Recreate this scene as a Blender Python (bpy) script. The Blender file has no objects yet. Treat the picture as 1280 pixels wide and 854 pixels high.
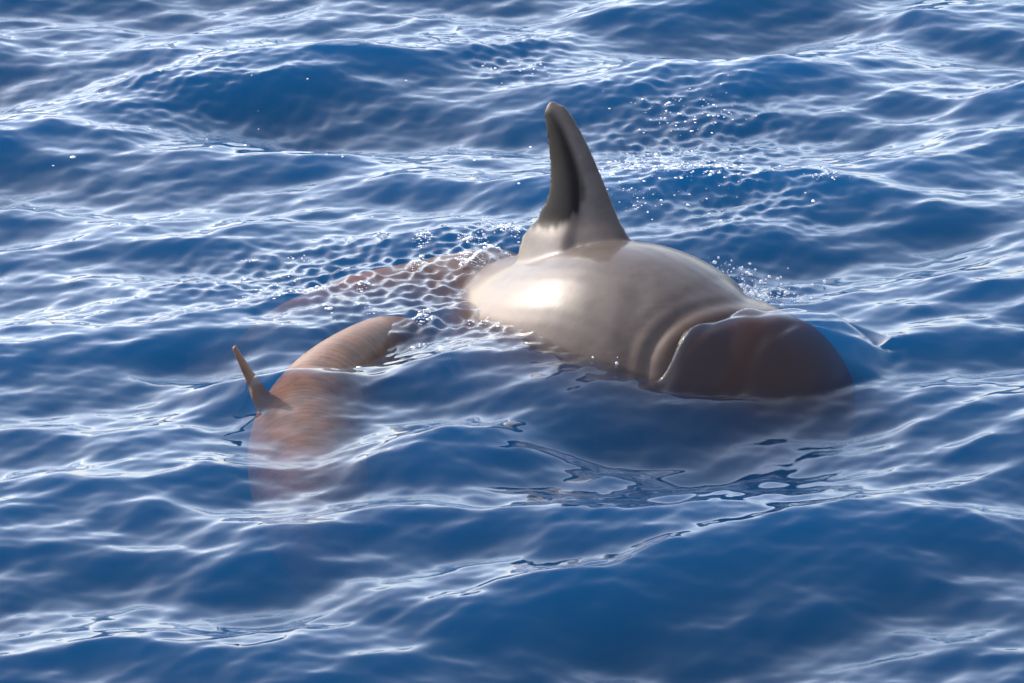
import bpy, bmesh, math, random
import numpy as np

random.seed(7)
rng = np.random.default_rng(11)
sc = bpy.context.scene
col = sc.collection

# ------------------------------------------------------------------ camera
DEP = math.radians(21.0)          # the lens looks down on the sea by this much
DIST = 14.0                       # metres from the lens to the water in mid-frame
SPX = 0.0023                      # metres per photograph pixel at that distance
cam_pos = np.array([0.0, -DIST * math.cos(DEP), DIST * math.sin(DEP)])
fwd = np.array([0.0, math.cos(DEP), -math.sin(DEP)])
rgt = np.array([1.0, 0.0, 0.0])
upv = np.cross(rgt, fwd)

cd = bpy.data.cameras.new('camera')
cam = bpy.data.objects.new('camera', cd)
col.objects.link(cam)
cam.location = cam_pos
cam.rotation_euler = (math.pi / 2 - DEP, 0, 0)
cd.sensor_width = 36.0
cd.lens = 36.0 * DIST / (1280 * SPX)
cd.clip_start = 0.1
cd.clip_end = 20000
cd.dof.use_dof = True
cd.dof.focus_distance = DIST - 0.1
cd.dof.aperture_fstop = 14.0
sc.camera = cam

# ------------------------------------------------------------------ sky, sun, exposure
SUN_EL, SUN_AZ = 32.0, -50.0        # degrees; azimuth clockwise from straight ahead
w = bpy.data.worlds.new('World')
sc.world = w
w.use_nodes = True
nt = w.node_tree
nt.nodes.clear()
sky = nt.nodes.new('ShaderNodeTexSky')
sky.sky_type = 'NISHITA'
sky.sun_disc = False
sky.sun_elevation = math.radians(SUN_EL)
sky.sun_rotation = math.radians(SUN_AZ)
sky.air_density = 0.8
sky.dust_density = 1.6
sky.ozone_density = 1.5
bg = nt.nodes.new('ShaderNodeBackground')
bg.inputs[1].default_value = 0.15
wo = nt.nodes.new('ShaderNodeOutputWorld')
hsv = nt.nodes.new('ShaderNodeHueSaturation')          # a hazy, milky summer sky
hsv.inputs['Saturation'].default_value = 0.72
nt.links.new(sky.outputs[0], hsv.inputs['Color'])
nt.links.new(hsv.outputs[0], bg.inputs[0])
nt.links.new(bg.outputs[0], wo.inputs[0])

sd = bpy.data.lights.new('sun', 'SUN')
sd.energy = 2.6
sd.angle = math.radians(0.5)
sd.color = (1.0, 0.89, 0.77)
sun = bpy.data.objects.new('sun', sd)
col.objects.link(sun)
az, el = math.radians(SUN_AZ), math.radians(SUN_EL)
sdir = np.array([math.sin(az) * math.cos(el), math.cos(az) * math.cos(el), math.sin(el)])
from mathutils import Vector
sun.rotation_euler = Vector(sdir).to_track_quat('Z', 'Y').to_euler()
sun.location = (0, 0, 30)

sc.view_settings.view_transform = 'Standard'
sc.view_settings.look = 'None'
sc.view_settings.gamma = 1.0
sc.view_settings.exposure = 1.56
sc.view_settings.use_curve_mapping = False
sc.render.engine = 'CYCLES'
cy = sc.cycles
cy.use_denoising = True
cy.max_bounces = 8
cy.diffuse_bounces = 2
cy.glossy_bounces = 3
cy.transparent_max_bounces = 12
cy.volume_bounces = 0
cy.sample_clamp_direct = 12.0
cy.sample_clamp_indirect = 3.0

# ------------------------------------------------------------------ helpers
def ray(u, v):
    d = fwd + (u - 640) * SPX / DIST * rgt - (v - 427) * SPX / DIST * upv
    return d

def P(u, v, z=0.0):
    """point at height z seen at photograph pixel (u, v)"""
    d = ray(u, v)
    return cam_pos + d * ((z - cam_pos[2]) / d[2])

def on_plane(u, v, p0, n):
    d = ray(u, v)
    return cam_pos + d * (np.dot(p0 - cam_pos, n) / np.dot(d, n))

def pix(pts):
    q = pts - cam_pos
    dep = q @ fwd
    return np.stack([640 + (q @ rgt) / dep * DIST / SPX, 427 - (q @ upv) / dep * DIST / SPX], -1)

def sstep(a, b, x):
    t = np.clip((x - a) / (b - a), 0, 1)
    return t * t * (3 - 2 * t)

def polydist(p, poly):
    """distance of points p (n,2) to a polyline"""
    best = np.full(len(p), 1e9)
    for a, b in zip(poly[:-1], poly[1:]):
        a = np.array(a, float); b = np.array(b, float); ab = b - a
        t = np.clip(((p - a) @ ab) / (ab @ ab), 0, 1)
        best = np.minimum(best, np.linalg.norm(p - a - t[:, None] * ab, axis=1))
    return best

def inside(p, poly):
    r = np.zeros(len(p), bool)
    n = len(poly)
    for i in range(n):
        x0, y0 = poly[i]; x1, y1 = poly[(i + 1) % n]
        c = ((y0 > p[:, 1]) != (y1 > p[:, 1]))
        xi = (x1 - x0) * (p[:, 1] - y0) / (y1 - y0 + 1e-9) + x0
        r ^= c & (p[:, 0] < xi)
    return r

def signed(p, poly):
    d = polydist(p, list(poly) + [poly[0]])
    return np.where(inside(p, poly), d, -d)

def catmull(pts, n):
    pts = np.array(pts, float)
    q = np.vstack([2 * pts[0] - pts[1], pts, 2 * pts[-1] - pts[-2]])
    out = []
    m = len(pts) - 1
    for t in np.linspace(0, m, n):
        i = min(int(t), m - 1); f = t - i
        a, b, c, d = q[i], q[i + 1], q[i + 2], q[i + 3]
        out.append(0.5 * (2 * b + (c - a) * f + (2 * a - 5 * b + 4 * c - d) * f * f + (3 * b - a - 3 * c + d) * f ** 3))
    return np.array(out)

def mesh_np(name, verts, faces_quads, smooth=True):
    """fast mesh from numpy arrays; quads (m,4)"""
    me = bpy.data.meshes.new(name)
    me.vertices.add(len(verts))
    me.vertices.foreach_set('co', np.ascontiguousarray(verts, np.float32).ravel())
    f = np.ascontiguousarray(faces_quads, np.int32)
    k = f.shape[1]
    me.loops.add(f.size)
    me.loops.foreach_set('vertex_index', f.ravel())
    me.polygons.add(len(f))
    me.polygons.foreach_set('loop_start', np.arange(0, f.size, k, dtype=np.int32))
    me.polygons.foreach_set('use_smooth', np.full(len(f), smooth))
    me.update(calc_edges=True)
    return me

def new_mat(name):
    m = bpy.data.materials.new(name)
    m.use_nodes = True
    m.node_tree.nodes.clear()
    return m, m.node_tree.nodes, m.node_tree.links

# ------------------------------------------------------------------ the whale's spine (shared by whale and water)
ctrl = [  # pixel u, v of the point on the sea plane above / below the axis, axis height, radius
    (1070, 451, -0.135, 0.035), (1058, 451, -0.135, 0.12), (1021, 452, -0.137, 0.225), (950, 454, -0.14, 0.285),
    (870, 445, -0.13, 0.35), (790, 420, -0.12, 0.385), (715, 392, -0.18, 0.36), (650, 342, -0.275, 0.32),
    (590, 338, -0.20, 0.25), (520, 336, -0.17, 0.185), (440, 340, -0.16, 0.135), (350, 346, -0.20, 0.09), (275, 350, -0.33, 0.05)]
calf_ctrl = [  # the same for the calf, head (deep, towards the lens) to tail
    (402, 622, -0.26, 0.04), (399, 606, -0.24, 0.09), (392, 570, -0.19, 0.145), (384, 533, -0.14, 0.165), (383, 504, -0.10, 0.155),
    (402, 474, -0.060, 0.130), (438, 443, -0.040, 0.106), (483, 410, -0.052, 0.084), (524, 396, -0.085, 0.060), (560, 394, -0.125, 0.036)]
NS = 220
sp = catmull([(*P(u, v, 0.0)[:2], z, r) for u, v, z, r in ctrl], NS)
arc_ = np.concatenate([[0], np.cumsum(np.linalg.norm(np.diff(sp[:, :3], axis=0), axis=1))])
hl = 0.34                                            # blunt, rounded melon
i_h = int(np.searchsorted(arc_, hl)); R_h = sp[i_h, 3]
sp[:i_h, 3] = R_h * np.sqrt(np.clip(1 - (1 - arc_[:i_h] / hl) ** 2, 0.004, 1))
S_PAR = np.linspace(0, len(ctrl) - 1, NS)          # control index along the spine

def spine_near(x, y):
    """nearest spine sample in plan: horizontal distance and index"""
    d = np.full(x.shape, 1e9, np.float32); k = np.zeros(x.shape, np.int32)
    for i in range(0, NS, 2):
        q = np.hypot(x - sp[i, 0], y - sp[i, 1])
        m = q < d
        d[m] = q[m]; k[m] = i
    return d, k

# ------------------------------------------------------------------ the sea
def graded(lo, hi, step, far, g):
    mid = np.arange(lo, hi, step)
    right = []; s = step; x = mid[-1]
    while x < far:
        s *= g; x += s; right.append(x)
    left = []; s = step; x = mid[0]
    while x > -far:
        s *= g; x -= s; left.append(x)
    return np.concatenate([left[::-1], mid, right])

gx = graded(-1.95, 1.95, 0.0065, 4000.0, 1.085)
gy = graded(-2.7, 4.1, 0.0095, 4000.0, 1.085)
X, Y = np.meshgrid(gx, gy)
X = X.astype(np.float32); Y = Y.astype(np.float32)
spx = np.gradient(gx); spy = np.gradient(gy)
SPC = np.maximum(spx[None, :], spy[:, None]).astype(np.float32)

def blob(u, v, ru, rv, tilt=0.0):
    """soft patch on the sea round a photograph pixel; radii in pixels"""
    c = P(u, v)
    dx = (X - c[0]) / (ru * SPX); dy = (Y - c[1]) / (rv * SPX / math.sin(DEP))
    ct, st = math.cos(tilt), math.sin(tilt)
    a = dx * ct + dy * st; b = -dx * st + dy * ct
    return np.exp(-(a * a + b * b))

calm = np.clip(0.85 * blob(1098, 425, 45, 22) + 0.65 * blob(380, 550, 80, 40) + 0.75 * blob(500, 350, 190, 60), 0, 0.85)
rough = np.clip(1.0 * blob(430, 345, 200, 50) + 1.0 * blob(590, 335, 70, 55) + 0.7 * blob(850, 150, 150, 80)
                + 0.8 * blob(910, 250, 130, 60) + 0.8 * blob(560, 420, 100, 30) + 0.55 * blob(640, 60, 90, 45)
                + 0.4 * blob(250, 110, 230, 60) + 0.9 * blob(930, 360, 60, 30) + 1.0 * blob(705, 430, 60, 34) + 0.6 * blob(620, 405, 60, 25), 0, 1.1)

DX = np.zeros_like(X); DY = np.zeros_like(X); Z = np.zeros_like(X); ZS = np.zeros_like(X)
def add_waves(n, l0, l1, slope, head, spread, mask=None, chop=0.8, power=0.0, T=None):
    """sum of travelling waves; rms surface slope about slope, heading in degrees (0 = +x)"""
    lam = np.exp(np.linspace(math.log(l0), math.log(l1), n)) * rng.uniform(0.93, 1.07, n)
    for L in lam:
        th = math.radians(head + rng.normal(0, spread))
        k = 2 * math.pi / L
        a = slope * math.sqrt(2.0 / n) / k * (L / l1) ** power
        kx, ky = k * math.cos(th), k * math.sin(th)
        ph = (kx * X + ky * Y + rng.uniform(0, 6.283)).astype(np.float32)
        wgt = np.clip(L / (3.0 * SPC) - 0.6, 0, 1) * a
        if mask is not None:
            wgt = wgt * mask
        s, c = np.sin(ph), np.cos(ph)
        (Z if T is None else T)[...] += wgt * s
        DX[...] += chop * wgt * math.cos(th) * c
        DY[...] += chop * wgt * math.sin(th) * c

body = 1 - calm
add_waves(14, 1.6, 6.0, 0.035, -64, 18, None, 0.8)
add_waves(26, 0.6, 1.6, 0.125, -66, 20, body, 0.55)
add_waves(20, 0.3, 1.2, 0.095, -112, 18, body, 0.55)
add_waves(40, 0.22, 0.6, 0.115, -68, 26, body, 0.55)
add_waves(40, 0.09, 0.22, 0.09, -72, 32, 1 - 0.5 * calm, 0.45, T=ZS)
add_waves(30, 0.035, 0.09, 0.05, -76, 36, None, 0.3, T=ZS)
add_waves(26, 0.08, 0.22, 0.13, -60, 80, rough, 0.4, T=ZS)
add_waves(30, 0.028, 0.08, 0.42, -60, 90, rough, 0.2, T=ZS)
ZS *= 1 - 0.6 * blob(1098, 425, 45, 22)

ZF = np.zeros_like(X)                        # streaks in the water running over the head
add_waves(24, 0.045, 0.16, 0.20, -52, 16, None, 0.0, T=ZF)
WX = X + DX; WY = Y + DY
# water heaped over the submerged head and washing over the hind back
near, kk = spine_near(WX, WY)
Rk = sp[kk, 3]; Zk = sp[kk, 2]; Sk = S_PAR[kk]
# the bow wave starts along a line across the neck
nA_, nB_ = P(832, 480, 0.0), np.array([0.745, -0.05, 0.12])
def head_side(x, y):
    t = (nB_ - nA_)[:2]; t = t / np.linalg.norm(t)
    d = (x - nA_[0]) * t[1] - (y - nA_[1]) * t[0]
    along = (x - nA_[0]) * t[0] + (y - nA_[1]) * t[1]
    return d + 0.03 * np.sin(along * 9 + 1.0) + 0.012 * np.sin(along * 31)
wob = 0.5 * np.sin(WX * 17 + 1.3 * np.sin(WY * 11)) + 0.5 * np.sin(WY * 14 - 2 * np.sin(WX * 7))
head_m = sstep(-0.04, 0.08, head_side(WX, WY)) * (Sk < 5.5)
Rd = Rk + 0.05 + 0.012 * wob
film = np.full_like(X, -0.6)
box = (WX > sp[0, 0] - 1.6) & (WX < sp[0, 0] + 0.6) & (WY > sp[0, 1] - 0.9) & (WY < sp[0, 1] + 1.3)
bx_, by_ = WX[box], WY[box]; fb = np.full(bx_.shape, -0.6, np.float32)
for i in range(0, int(NS * 4.8 / (len(ctrl) - 1)), 2):            # envelope of the head, a little proud of the skin
    d_ = np.hypot(bx_ - sp[i, 0], by_ - sp[i, 1]); Ri = max(sp[i, 3], 0.05)
    fb = np.maximum(fb, sp[i, 2] + Ri * 0.97 + 0.034 - 0.012 * (by_ > sp[i, 1] + 0.02) - d_ ** 2 / (2 * Ri) * (1 + np.where(by_ > sp[i, 1] + 0.02, 2.4, 0.7) * np.clip(d_ / Ri - 0.45, 0, 2)))
film[box] = fb
film = film + 0.010 * wob - (1 - head_m) * 0.25
hind_m = sstep(6.8, 7.5, Sk) * (1 - sstep(9.0, 9.8, Sk))
hind = np.where(near < Rd, Zk + np.sqrt(np.maximum((Rk + 0.004) ** 2 - near ** 2, 0)), -0.6) - (1 - hind_m) * 0.3
film = np.maximum(np.maximum(film, hind), -0.25)
Z = Z - 0.03 * blob(455, 455, 60, 40) + 0.045 * blob(375, 492, 75, 24) - 0.07 * blob(385, 600, 100, 36) + 0.035 * blob(560, 300, 140, 20) - 0.015 * blob(830, 560, 150, 28)
Z = Z * (1 - 0.7 * sstep(-0.12, 0.02, film) * head_m)
K = 0.03 + 0.03 * head_m
h = np.clip(0.5 + 0.5 * (film - Z) / K, 0, 1)
bump = (film - Z) * h + K * h * (1 - h)
# soften the heap (box blur three times, along both axes of the fine grid)
def blur(A, n, axis):
    c = np.cumsum(np.pad(A, [(n + 1, n) if a == axis else (0, 0) for a in (0, 1)], mode='edge'), axis=axis, dtype=np.float64)
    hi = np.take(c, range(2 * n + 1, c.shape[axis]), axis=axis); lo = np.take(c, range(0, c.shape[axis] - 2 * n - 1), axis=axis)
    return ((hi - lo) / (2 * n + 1)).astype(np.float32)
for _ in range(2):
    bump = blur(blur(bump, 2, 0), 3, 1)
Z = Z + bump + ZS * (1 - 0.15 * head_m * (near < Rd)) + ZF * head_m * sstep(0.55, 0.3, near) * sstep(-0.06, 0.03, film)

ny, nx = X.shape
verts = np.stack([WX, WY, Z], -1).reshape(-1, 3)
idx = np.arange(ny * nx, dtype=np.int32).reshape(ny, nx)
quads = np.stack([idx[:-1, :-1], idx[:-1, 1:], idx[1:, 1:], idx[1:, :-1]], -1).reshape(-1, 4)
# close the sheet into a body of water 8 m deep
rim = np.concatenate([idx[0, :-1], idx[:-1, -1], idx[-1, :0:-1], idx[:0:-1, 0]])
nb = len(rim); base = len(verts)
low = verts[rim].copy(); low[:, 2] = -8.0
side = np.stack([rim, np.arange(nb) + base, (np.arange(nb) + 1) % nb + base, np.roll(rim, -1)], -1).astype(np.int32)
verts = np.vstack([verts, low])
bot = np.array([[base + 0, base + (nx - 1) + (ny - 1) + (nx - 1), base + (nx - 1) + (ny - 1), base + (nx - 1)]], np.int32)
me = mesh_np('sea_water', verts, np.vstack([quads, side, bot]))
sea = bpy.data.objects.new('sea_water', me)
col.objects.link(sea)
sea['kind'] = 'structure'
sea['label'] = 'rippled deep blue sea surface around the whale'

m, N, L = new_mat('sea_water')
out = N.new('ShaderNodeOutputMaterial')
geo = N.new('ShaderNodeNewGeometry')
dot = N.new('ShaderNodeVectorMath'); dot.operation = 'DOT_PRODUCT'
L.new(geo.outputs['Normal'], dot.inputs[0]); L.new(geo.outputs['Incoming'], dot.inputs[1])
ab = N.new('ShaderNodeMath'); ab.operation = 'ABSOLUTE'; L.new(dot.outputs['Value'], ab.inputs[0])
om = N.new('ShaderNodeMath'); om.operation = 'SUBTRACT'; om.inputs[0].default_value = 1.0; L.new(ab.outputs[0], om.inputs[1])
pw = N.new('ShaderNodeMath'); pw.operation = 'POWER'; pw.inputs[1].default_value = 5.0; L.new(om.outputs[0], pw.inputs[0])
fr = N.new('ShaderNodeMath'); fr.operation = 'MULTIPLY_ADD'; fr.inputs[1].default_value = 0.98; fr.inputs[2].default_value = 0.02
L.new(pw.outputs[0], fr.inputs[0])
gl = N.new('ShaderNodeBsdfGlossy'); gl.inputs['Roughness'].default_value = 0.03; gl.inputs['Color'].default_value = (1, 1, 1, 1)
tr = N.new('ShaderNodeBsdfTransparent'); tr.inputs[0].default_value = (0.97, 0.985, 1, 1)
mx = N.new('ShaderNodeMixShader')
L.new(fr.outputs[0], mx.inputs[0]); L.new(tr.outputs[0], mx.inputs[1]); L.new(gl.outputs[0], mx.inputs[2])
L.new(mx.outputs[0], out.inputs['Surface'])
vs = N.new('ShaderNodeVolumeScatter'); vs.inputs['Color'].default_value = (0.002, 0.085, 0.260, 1); vs.inputs['Density'].default_value = 2.8
vs.inputs['Anisotropy'].default_value = 0.0
va = N.new('ShaderNodeVolumeAbsorption'); va.inputs['Color'].default_value = (0.15, 0.28, 0.40, 1); va.inputs['Density'].default_value = 2.8
ad = N.new('ShaderNodeAddShader'); L.new(vs.outputs[0], ad.inputs[0]); L.new(va.outputs[0], ad.inputs[1])
L.new(ad.outputs[0], out.inputs['Volume'])
me.materials.append(m)

# ------------------------------------------------------------------ the whale
bv, bf = [], []
def add_rings(rings, closed_ends=True):
    """loft a list of equal-length closed rings"""
    b0 = len(bv); n = len(rings[0])
    for r in rings:
        bv.extend([tuple(p) for p in r])
    for i in range(len(rings) - 1):
        for j in range(n):
            a = b0 + i * n + j; b = b0 + i * n + (j + 1) % n
            bf.append((a, b, b + n, a + n))
    if closed_ends:
        bf.append(tuple(b0 + j for j in range(n))[::-1])
        bf.append(tuple(b0 + (len(rings) - 1) * n + j for j in range(n)))

tan = np.gradient(sp[:, :3], axis=0); tan /= np.linalg.norm(tan, axis=1)[:, None]
rings = []
ang = np.linspace(0, 2 * math.pi, 49)[:-1]
for i in range(NS):
    t = tan[i]; sd_ = np.cross(t, (0, 0, 1)); sd_ /= np.linalg.norm(sd_); u_ = np.cross(sd_, t)
    R = max(sp[i, 3], 0.01)
    c, s = np.cos(ang), np.sin(ang)
    below = 1.0 + (0.12 - 0.40 * (1 - sstep(2.5, 5.0, S_PAR[i]))) * (s < 0)
    lat = 1.0 + 0.50 * math.exp(-((S_PAR[i] - 7.9) / 0.9) ** 2)
    rings.append(sp[i, :3] + R * ((lat * c)[:, None] * sd_ + (s * below)[:, None] * u_))
add_rings(rings)

# dorsal fin: outline read on the upright plane along the back
f0 = P(722, 396, 0.0) + np.array([0, 0, 0.16]); fn_ = np.array([0.47, 0.80, -0.37])
lead = catmull([(694, 126), (709, 134), (723, 156), (736, 181), (749, 211), (763, 245), (776, 277), (789, 302), (806, 345)], 34)
trail = catmull([(683, 129), (679, 140), (680, 160), (684, 190), (686, 218), (681, 248), (668, 274), (651, 296), (640, 348)], 34)
rings = []
for k in range(34):
    a = on_plane(*lead[k], f0, fn_); b = on_plane(*trail[k], f0, fn_)
    f = k / 33
    th = 0.011 + 0.026 * f ** 1.4 + 0.06 * max(0.0, (f - 0.72) / 0.28) ** 2
    c = (a + b) / 2; hx = (a - b) / 2
    e = np.cos(ang)[:, None] * hx
    # a foil: full towards the leading edge, drawn out towards the trailing edge
    prof = np.sin(ang) * np.where(np.cos(ang) < 0, (1 - np.abs(np.cos(ang)) ** 1.5) ** 0.7 + 0.2, 1.0)
    rings.append(c + e + (prof * th)[:, None] * fn_)
add_rings(rings)

# tail flukes: one level blade at the end of the tail, under water
ang2 = np.linspace(0, 2 * math.pi, 25)[:-1]
def flukes(spine, tang, half, chord):
    end = spine[-6, :3]; t = tang[-6]; sd_ = np.cross(t, (0, 0, 1)); sd_ /= np.linalg.norm(sd_); rr = []
    for f in np.linspace(-1, 1, 25):
        ch = chord * (1 - abs(f) ** 1.6) * 0.5 + 0.012
        c = end + sd_ * half * f + t * (chord * 0.45 * abs(f) ** 1.3 + 0.02)
        rr.append(c + (np.cos(ang2) * ch)[:, None] * t + (np.sin(ang2) * (0.006 + 0.014 * (1 - abs(f))))[:, None] * np.array([0, 0, 1.0]))
    add_rings(rr)
flukes(sp, tan, 0.42, 0.30)

# flippers, folded down under the chest
for sgn in (-1, 1):
    i0 = int(NS * 3.7 / (len(ctrl) - 1)); t = tan[i0]; s0 = np.cross(t, (0, 0, 1)) * sgn
    root = sp[i0, :3] + s0 * 0.28 + np.array([0, 0, -0.2])
    tip = root + s0 * 0.22 - t * -0.30 + np.array([0, 0, -0.32])
    rings = []
    for k in range(10):
        f = k / 9; c = root * (1 - f) + tip * f
        ch = 0.10 * (1 - f) ** 0.6 + 0.012; th = 0.028 * (1 - f) + 0.008
        cdir = t; nd = np.cross(tip - root, cdir); nd /= np.linalg.norm(nd)
        rings.append(c + (np.cos(ang2) * ch)[:, None] * cdir + (np.sin(ang2) * th)[:, None] * nd)
    add_rings(rings)

def grow(name, voxel):
    """the collected rings as one continuous skin; returns mesh, vertex positions and normals"""
    tmp = bpy.data.meshes.new('tmp'); tmp.from_pydata(bv, [], bf); tmp.update()
    bmx = bmesh.new(); bmx.from_mesh(tmp); bmesh.ops.recalc_face_normals(bmx, faces=bmx.faces); bmx.to_mesh(tmp); bmx.free()
    to = bpy.data.objects.new('tmp', tmp); col.objects.link(to)
    md = to.modifiers.new('r', 'REMESH'); md.mode = 'VOXEL'; md.voxel_size = voxel; md.use_smooth_shade = True
    md2 = to.modifiers.new('s', 'SMOOTH'); md2.factor = 0.5; md2.iterations = 14
    dg = bpy.context.evaluated_depsgraph_get()
    q = bpy.data.meshes.new_from_object(to.evaluated_get(dg))
    bpy.data.objects.remove(to); bpy.data.meshes.remove(tmp)
    q.name = name
    n = len(q.vertices)
    a = np.empty(n * 3, np.float32); q.vertices.foreach_get('co', a)
    b = np.empty(n * 3, np.float32); q.vertices.foreach_get('normal', b)
    return q, a.reshape(-1, 3).astype(np.float64), b.reshape(-1, 3).astype(np.float64)
def under_water(p):
    ia = np.clip(np.searchsorted(gx, p[:, 0]), 0, len(gx) - 1); ib = np.clip(np.searchsorted(gy, p[:, 1]), 0, len(gy) - 1)
    return sstep(-0.012, 0.03, Zb[ib, ia] - p[:, 2])       # lying under water: no gloss of its own
Zb = blur(blur(Z, 3, 0), 4, 1)
wm, co, no = grow('whale', 0.0072)
nv = len(co)
px = pix(co)
facing = -(no * (co - cam_pos) / np.linalg.norm(co - cam_pos, axis=1)[:, None]).sum(1)
up_side = sstep(-0.05, 0.2, facing)
d3 = np.full(nv, 1e9); s3 = np.zeros(nv)
for i in range(0, NS):
    q = np.linalg.norm(co - sp[i, :3], axis=1) - sp[i, 3]
    mm = q < d3; d3[mm] = q[mm]; s3[mm] = S_PAR[i]
Rn = np.interp(s3, S_PAR, sp[:, 3]); d3 = d3 + Rn
onfin = (d3 > Rn + 0.03) & (co[:, 2] > 0.1) & (np.abs((co - f0) @ fn_) < 0.085) & (s3 < 6.9)
disp = np.zeros(nv)
def groove(line, wpx, depth, lip=0.0):
    global disp
    d = polydist(px, catmull(line, 24))
    disp += up_side * (-depth * np.exp(-(d / wpx) ** 2) + lip * np.exp(-((d - 2.6 * wpx) / (1.6 * wpx)) ** 2))
groove([(806, 474), (812, 442), (832, 412), (868, 388), (912, 377), (952, 379)], 9, 0.007, 0.002)  # neck folds
groove([(838, 462), (852, 436), (880, 412), (920, 398), (955, 396)], 7, 0.0035, 0.001)
groove([(783, 468), (790, 432), (812, 398), (850, 373), (905, 362)], 9, 0.0025, 0.001)
groove([(790, 470), (782, 440), (786, 405), (800, 372)], 16, 0.003, 0.0)
wr = np.zeros(nv)
co2 = co + no * disp[:, None]
wm.vertices.foreach_set('co', co2.astype(np.float32).ravel())
# pigment: dark flank of the fin, dark head, brown spot ahead of the fin
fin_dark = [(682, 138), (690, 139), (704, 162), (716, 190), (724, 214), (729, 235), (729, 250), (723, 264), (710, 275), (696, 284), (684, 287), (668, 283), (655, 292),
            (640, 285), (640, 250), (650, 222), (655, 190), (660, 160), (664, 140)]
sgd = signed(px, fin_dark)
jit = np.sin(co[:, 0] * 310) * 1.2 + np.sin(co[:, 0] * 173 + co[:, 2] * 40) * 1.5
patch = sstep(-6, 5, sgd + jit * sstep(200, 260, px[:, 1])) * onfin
sub = under_water(co)
edge = sstep(10, 1, polydist(px, lead[:30])) * onfin
headd = sstep(-0.03, 0.12, head_side(co[:, 0], co[:, 1])) * (s3 < 5.5)
ca = wm.color_attributes.new('pigment', 'FLOAT_COLOR', 'POINT')
ca.data.foreach_set('color', np.stack([patch, headd, sub, edge], -1).astype(np.float32).ravel())
arc = np.concatenate([[0], np.cumsum(np.linalg.norm(np.diff(sp[:, :3], axis=0), axis=1))])
for nm, arr in (('along', np.interp(s3, S_PAR, arc)), ('wrinkle', wr), ('stock', 0.9 * sstep(8.7, 9.6, s3)),
                ('hind', np.maximum(0.95 * sstep(5.9, 8.0, s3 + 0.5 * np.sin(co[:, 2] * 14)), 0.7 * (1 - sstep(0.0, 0.22, co[:, 2] + 0.03 * np.sin(co[:, 0] * 9)))) * (1 - sstep(0.14, 0.24, co[:, 2])) * (1 - sstep(8.7, 9.6, s3)))):
    qa = wm.attributes.new(nm, 'FLOAT', 'POINT'); qa.data.foreach_set('value', arr.astype(np.float32))
wm.update()
wm.polygons.foreach_set('use_smooth', np.ones(len(wm.polygons), bool))
whale = bpy.data.objects.new('whale', wm)
col.objects.link(whale)
whale['label'] = 'large grey brown whale with a tall dark-streaked dorsal fin and water washing over its head'
whale['category'] = 'whale'

m, N, L = new_mat('whale_skin')
out = N.new('ShaderNodeOutputMaterial'); bs = N.new('ShaderNodeBsdfPrincipled'); L.new(bs.outputs[0], out.inputs[0])
at = N.new('ShaderNodeAttribute'); at.attribute_name = 'pigment'
sep = N.new('ShaderNodeSeparateColor'); L.new(at.outputs['Color'], sep.inputs[0])
tc = N.new('ShaderNodeTexCoord')
def noise(scale, det, sc3=(1, 1, 1)):
    q = N.new('ShaderNodeMapping'); q.inputs['Scale'].default_value = sc3; L.new(tc.outputs['Object'], q.inputs[0])
    n = N.new('ShaderNodeTexNoise'); n.inputs['Scale'].default_value = scale; n.inputs['Detail'].default_value = det
    L.new(q.outputs[0], n.inputs['Vector']); return n
def mixc(fac, a, b):
    q = N.new('ShaderNodeMix'); q.data_type = 'RGBA'
    for sock, val in ((0, fac), (6, a), (7, b)):
        if hasattr(val, 'links'): L.new(val, q.inputs[sock])
        else: q.inputs[sock].default_value = val if sock == 0 else (*val, 1)
    return q.outputs[2]
nA = noise(5.0, 5.0); nB = noise(60, 4)
c = mixc(nA.outputs[0], (0.050, 0.037, 0.032), (0.088, 0.071, 0.064))
aS = N.new('ShaderNodeAttribute'); aS.attribute_name = 'stock'
aH = N.new('ShaderNodeAttribute'); aH.attribute_name = 'hind'
c = mixc(aH.outputs['Fac'], c, (0.085, 0.045, 0.025))
c = mixc(aS.outputs['Fac'], c, (0.150, 0.070, 0.035))
ns = noise(7.0, 2.0, (1.0, 9.0, 4.0)); rs = N.new('ShaderNodeMapRange'); rs.inputs[1].default_value = 0.64; rs.inputs[2].default_value = 0.70
rs.inputs[4].default_value = 0.12; L.new(ns.outputs[0], rs.inputs[0])
c = mixc(rs.outputs[0], c, (0.16, 0.135, 0.12))                      # old pale scratches
nm_ = noise(16.0, 6.0); rm = N.new('ShaderNodeMapRange'); rm.inputs[1].default_value = 0.45; rm.inputs[2].default_value = 0.75; rm.inputs[4].default_value = 0.6
L.new(nm_.outputs[0], rm.inputs[0]); c = mixc(rm.outputs[0], c, (0.034, 0.023, 0.018))   # mottling
c = mixc(sep.outputs[1], c, (0.046, 0.020, 0.008))
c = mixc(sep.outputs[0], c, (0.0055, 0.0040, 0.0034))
L.new(c, bs.inputs['Base Color'])
bs.inputs['Roughness'].default_value = 0.46
bs.inputs['IOR'].default_value = 1.45
def dry(v):
    mxx = N.new('ShaderNodeMath'); mxx.operation = 'MULTIPLY_ADD'; mxx.use_clamp = True
    L.new(sep.outputs[0], mxx.inputs[0]); mxx.inputs[1].default_value = 0.65; L.new(sep.outputs[2], mxx.inputs[2])
    q = N.new('ShaderNodeMath'); q.operation = 'MULTIPLY_ADD'; L.new(mxx.outputs[0], q.inputs[0]); q.inputs[1].default_value = -v; q.inputs[2].default_value = v
    return q.outputs[0]
kq = N.new('ShaderNodeMath'); kq.operation = 'MULTIPLY_ADD'; L.new(aS.outputs['Fac'], kq.inputs[0]); kq.inputs[1].default_value = -0.6; kq.inputs[2].default_value = 1.0
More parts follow.
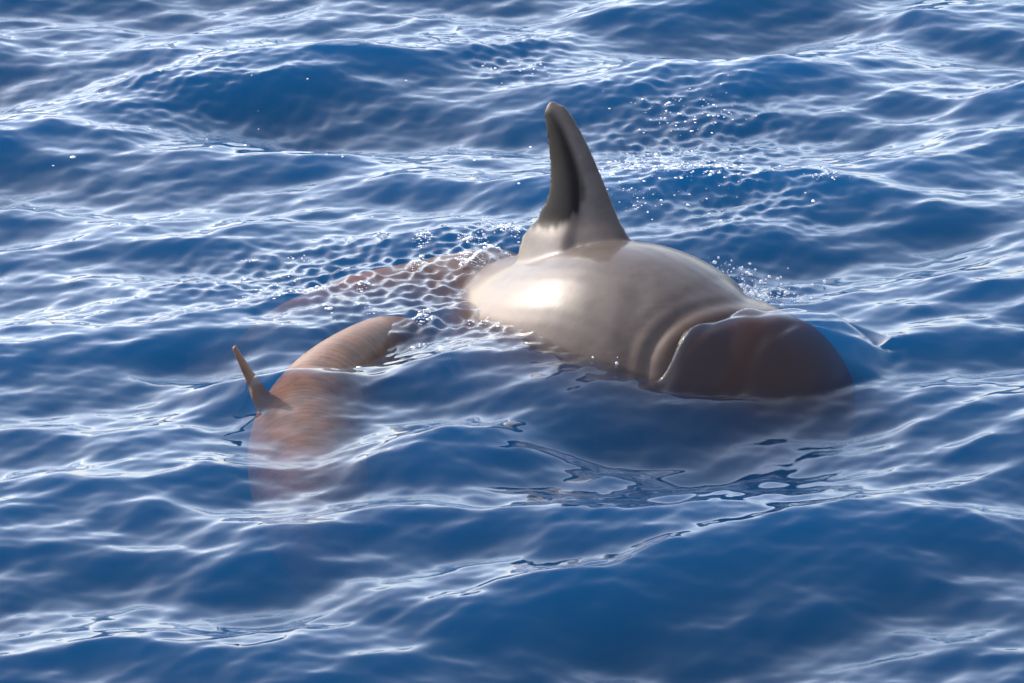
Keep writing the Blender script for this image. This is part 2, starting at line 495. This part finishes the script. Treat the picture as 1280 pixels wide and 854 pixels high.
kw = N.new('ShaderNodeMath'); kw.operation = 'MULTIPLY'; L.new(kq.outputs[0], kw.inputs[0]); L.new(dry(0.34), kw.inputs[1])
L.new(kw.outputs[0], bs.inputs['Coat Weight']); L.new(dry(0.22), bs.inputs['Specular IOR Level'])
bs.inputs['Coat Roughness'].default_value = 0.13
b1 = N.new('ShaderNodeBump'); b1.inputs['Strength'].default_value = 0.03; b1.inputs['Distance'].default_value = 0.004
L.new(nB.outputs[0], b1.inputs['Height']); L.new(b1.outputs[0], bs.inputs['Normal'])
# fine cross wrinkles on the bent tail stock
aA = N.new('ShaderNodeAttribute'); aA.attribute_name = 'along'; aW = N.new('ShaderNodeAttribute'); aW.attribute_name = 'wrinkle'
sx = N.new('ShaderNodeSeparateXYZ'); L.new(tc.outputs['Object'], sx.inputs[0])
cx = N.new('ShaderNodeCombineXYZ'); L.new(aA.outputs['Fac'], cx.inputs[0])
q2 = N.new('ShaderNodeMath'); q2.operation = 'MULTIPLY'; q2.inputs[1].default_value = 0.07; L.new(sx.outputs[2], q2.inputs[0]); L.new(q2.outputs[0], cx.inputs[1])
nw = N.new('ShaderNodeTexNoise'); nw.inputs['Scale'].default_value = 62; nw.inputs['Detail'].default_value = 3; L.new(cx.outputs[0], nw.inputs['Vector'])
nf = noise(9.0, 3.0); b3 = N.new('ShaderNodeBump'); b3.inputs['Strength'].default_value = 0.16; b3.inputs['Distance'].default_value = 0.012
L.new(nf.outputs[0], b3.inputs['Height']); L.new(b1.outputs[0], b3.inputs['Normal'])
b2 = N.new('ShaderNodeBump'); b2.inputs['Distance'].default_value = 0.012
q3 = N.new('ShaderNodeMath'); q3.operation = 'MULTIPLY'; q3.inputs[1].default_value = 0.55; L.new(aW.outputs['Fac'], q3.inputs[0]); L.new(q3.outputs[0], b2.inputs['Strength'])
L.new(nw.outputs[0], b2.inputs['Height']); L.new(b3.outputs[0], b2.inputs['Normal']); L.new(b2.outputs[0], bs.inputs['Normal'])
wm.materials.append(m)

# ------------------------------------------------------------------ the calf
bv.clear(); bf.clear()
NC = 140
cs = catmull([(*P(u, v, 0.0)[:2], z, rr_) for u, v, z, rr_ in calf_ctrl], NC)
ct_ = np.gradient(cs[:, :3], axis=0); ct_ /= np.linalg.norm(ct_, axis=1)[:, None]
rings = []
for i in range(NC):
    t = ct_[i]; sd_ = np.cross(t, (0, 0, 1)); sd_ /= np.linalg.norm(sd_); u_ = np.cross(sd_, t)
    rings.append(cs[i, :3] + max(cs[i, 3], 0.01) * (np.cos(ang)[:, None] * sd_ + np.sin(ang)[:, None] * u_))
add_rings(rings)
flukes(cs, ct_, 0.15, 0.12)
# its small dorsal fin, leaning outwards, seen almost edge on
span = catmull([tuple(on_plane(292, 431, P(318, 500, 0), np.array([0.25, -1, 0.0]))), tuple(P(316, 472, 0.065)), tuple(P(336, 502, 0.0)), tuple(P(362, 528, -0.07))], 24)
st_ = np.gradient(span, axis=0); st_ /= np.linalg.norm(st_, axis=1)[:, None]
rings = []
for k in range(24):
    f = k / 23
    cdir = np.array([-0.10, -1.0, -0.05]); cdir -= st_[k] * np.dot(cdir, st_[k]); cdir /= np.linalg.norm(cdir)
    nd = np.cross(st_[k], cdir); ch = 0.022 + 0.16 * f ** 0.9; th = 0.0075 + 0.013 * f + 0.03 * max(0, f - 0.6) ** 1.5
    rings.append(span[k] + cdir * ch * 0.25 + (np.cos(ang2) * ch * 0.5)[:, None] * cdir + (np.sin(ang2) * th)[:, None] * nd)
add_rings(rings)
# flippers
for sgn in (-1, 1):
    i0 = int(NC * 2.6 / 9); t = ct_[i0]; s0 = np.cross(t, (0, 0, 1)) * sgn
    a = cs[i0, :3] + s0 * 0.11 + np.array([0, 0, -0.08]); b = a + s0 * 0.10 + t * 0.12 + np.array([0, 0, -0.10])
    nd = np.cross(b - a, t); nd /= np.linalg.norm(nd)
    add_rings([a * (1 - f) + b * f + (np.cos(ang2) * (0.045 * (1 - f) ** 0.6 + 0.008))[:, None] * t + (np.sin(ang2) * (0.014 * (1 - f) + 0.006))[:, None] * nd for f in np.linspace(0, 1, 9)])
km, kc, kn = grow('whale_calf', 0.0058)
d3 = np.full(len(kc), 1e9); k3 = np.zeros(len(kc))
carc = np.concatenate([[0], np.cumsum(np.linalg.norm(np.diff(cs[:, :3], axis=0), axis=1))])
for i in range(NC):
    q = np.linalg.norm(kc - cs[i, :3], axis=1) - cs[i, 3]
    mm = q < d3; d3[mm] = q[mm]; k3[mm] = carc[i]
z0 = np.zeros(len(kc))
ca = km.color_attributes.new('pigment', 'FLOAT_COLOR', 'POINT')
ca.data.foreach_set('color', np.stack([z0, z0, under_water(kc), z0], -1).astype(np.float32).ravel())
for nm, arr in (('along', k3), ('wrinkle', (d3 < 0.02) * 1.0), ('stock', z0 + 0.92), ('hind', z0)):
    qa = km.attributes.new(nm, 'FLOAT', 'POINT'); qa.data.foreach_set('value', arr.astype(np.float32))
km.polygons.foreach_set('use_smooth', np.ones(len(km.polygons), bool))
km.materials.append(bpy.data.materials['whale_skin'])
calf = bpy.data.objects.new('whale_calf', km); col.objects.link(calf)
calf['label'] = 'small brown whale calf with arched wrinkled back and thin little fin'
calf['category'] = 'whale'

# ------------------------------------------------------------------ foamy flecks doubling as sun glints, and spray
ico = bmesh.new(); bmesh.ops.create_icosphere(ico, subdivisions=1, radius=1.0)
ico.verts.ensure_lookup_table()
IV = np.array([v.co[:] for v in ico.verts]); IF = np.array([[v.index for v in f.verts] for f in ico.faces]); ico.free()
def beads(name, pos, rad, flat, label):
    n = len(pos)
    q = rng.uniform(0.7, 1.3, (n, 1, 3)); q[:, :, 2] *= flat
    th = rng.uniform(0, 6.283, n)
    base = IV[None] * (1 + 0.25 * rng.normal(size=(n, len(IV), 1)) * (flat < 0.9)) * q * rad[:, None, None]
    c, s_ = np.cos(th)[:, None], np.sin(th)[:, None]
    v = np.stack([base[..., 0] * c - base[..., 1] * s_, base[..., 0] * s_ + base[..., 1] * c, base[..., 2]], -1) + pos[:, None, :]
    f = (IF[None] + (np.arange(n) * len(IV))[:, None, None]).reshape(-1, 3)
    o = bpy.data.objects.new(name, mesh_np(name, v.reshape(-1, 3), f)); col.objects.link(o)
    o['kind'] = 'stuff'; o['label'] = label
    return o
view = (np.abs(WX) < 1.9) & (WY > -2.6) & (WY < 4.0)
def on_sea(n, weight):
    wq = np.where(view, weight, 0).ravel().astype(np.float64); wq /= wq.sum()
    k = rng.choice(len(wq), n, p=wq)
    return np.stack([WX.ravel()[k], WY.ravel()[k], Z.ravel()[k]], -1)
clump = (np.sin(WX * 23 + 2 * np.sin(WY * 9)) * np.sin(WY * 17 + 2 * np.sin(WX * 13)) > 0.55)
crest = sstep(0.0, 0.03, Z - blur(blur(Z, 12, 0), 16, 1))
wash = blob(560, 325, 90, 40) + 0.6 * blob(430, 345, 150, 40) + 0.6 * blob(540, 418, 70, 18) + 0.8 * blob(470, 440, 25, 25) + 1.2 * blob(700, 415, 40, 22) + 0.8 * blob(760, 470, 60, 8)
spots = (blob(912, 232, 22, 12) + 0.5 * blob(850, 130, 60, 18) + 0.6 * blob(650, 70, 45, 12) + 0.8 * blob(790, 268, 16, 12) + 0.35 * blob(820, 215, 90, 50)
         + 0.3 * blob(1020, 248, 25, 12))
sheet = 0.012 * np.clip(blob(300, 130, 320, 110), 0, 1)
p1 = on_sea(1700, wash * clump * (0.1 + crest)); p2 = on_sea(700, spots * (0.1 + crest)); p3 = on_sea(26, sheet * (0.1 + crest))  # partly real froth, partly sun glints on the ripples modelled as white flecks
pos = np.vstack([p1, p2, p3]); rad = np.concatenate([rng.gamma(2.2, 0.0009, len(p1)), rng.gamma(2.2, 0.0010, len(p2)), rng.gamma(4, 0.0010, len(p3))])
foam_glint = beads('foam_glint_flecks', pos, np.clip(rad, 0.001, 0.012), 0.45, 'white foamy flecks and bubbles, many standing in for sun glints on the disturbed water')
# spray: water breaking along the far shoulder, a small jet behind the fin, lapping at the flank
dr = []
for (u, v, su, sv, hz, n) in [(935, 372, 26, 12, 0.03, 200), (900, 345, 22, 8, 0.03, 70), (975, 385, 18, 8, 0.03, 60), (605, 300, 10, 8, 0.05, 26), (712, 440, 10, 10, 0.01, 14), (768, 474, 12, 3, 0.008, 24)]:
    for _ in range(n):
        q = P(u + rng.normal(0, su), v + rng.normal(0, sv), 0.0)
        a = np.argmin(np.abs(gx - q[0])); b = np.argmin(np.abs(gy - q[1]))
        dd, k = spine_near(np.array([q[0]]), np.array([q[1]]))
        i = k[0]; top = sp[i, 2] + math.sqrt(max(sp[i, 3] ** 2 - dd[0] ** 2, 0)) if dd[0] < sp[i, 3] else -1
        if top > Z[b, a] + 0.02 and u < 880: continue
        dr.append((q[0], q[1], max(Z[b, a], top) + rng.exponential(hz) * 0.4))
for k in range(9):
    f = k / 8
    q = on_plane(590 + 20 * f, 268 + 34 * f, P(612, 318), np.array([0, -1.0, 0])); dr.append(tuple(q))
dr = np.array(dr)
spray = beads('water_spray', dr, np.clip(rng.gamma(3, 0.0008, len(dr)), 0.001, 0.007), 1.0, 'small bright drops of water thrown up round the whale')
m, N, L = new_mat('foam_glint')
out = N.new('ShaderNodeOutputMaterial'); bs = N.new('ShaderNodeBsdfPrincipled'); L.new(bs.outputs[0], out.inputs[0])
bs.inputs['Base Color'].default_value = (0.85, 0.86, 0.87, 1); bs.inputs['Roughness'].default_value = 0.15  # white for froth and for the glints put in as flecks
bs.inputs['IOR'].default_value = 1.33
foam_glint.data.materials.append(m)
m, N, L = new_mat('water_drop')
out = N.new('ShaderNodeOutputMaterial'); bs = N.new('ShaderNodeBsdfPrincipled')
tr = N.new('ShaderNodeBsdfTransparent'); mx = N.new('ShaderNodeMixShader'); mx.inputs[0].default_value = 0.55
bs.inputs['Base Color'].default_value = (0.75, 0.77, 0.8, 1); bs.inputs['Roughness'].default_value = 0.06; bs.inputs['IOR'].default_value = 1.5
L.new(tr.outputs[0], mx.inputs[1]); L.new(bs.outputs[0], mx.inputs[2]); L.new(mx.outputs[0], out.inputs[0])
spray.data.materials.append(m)
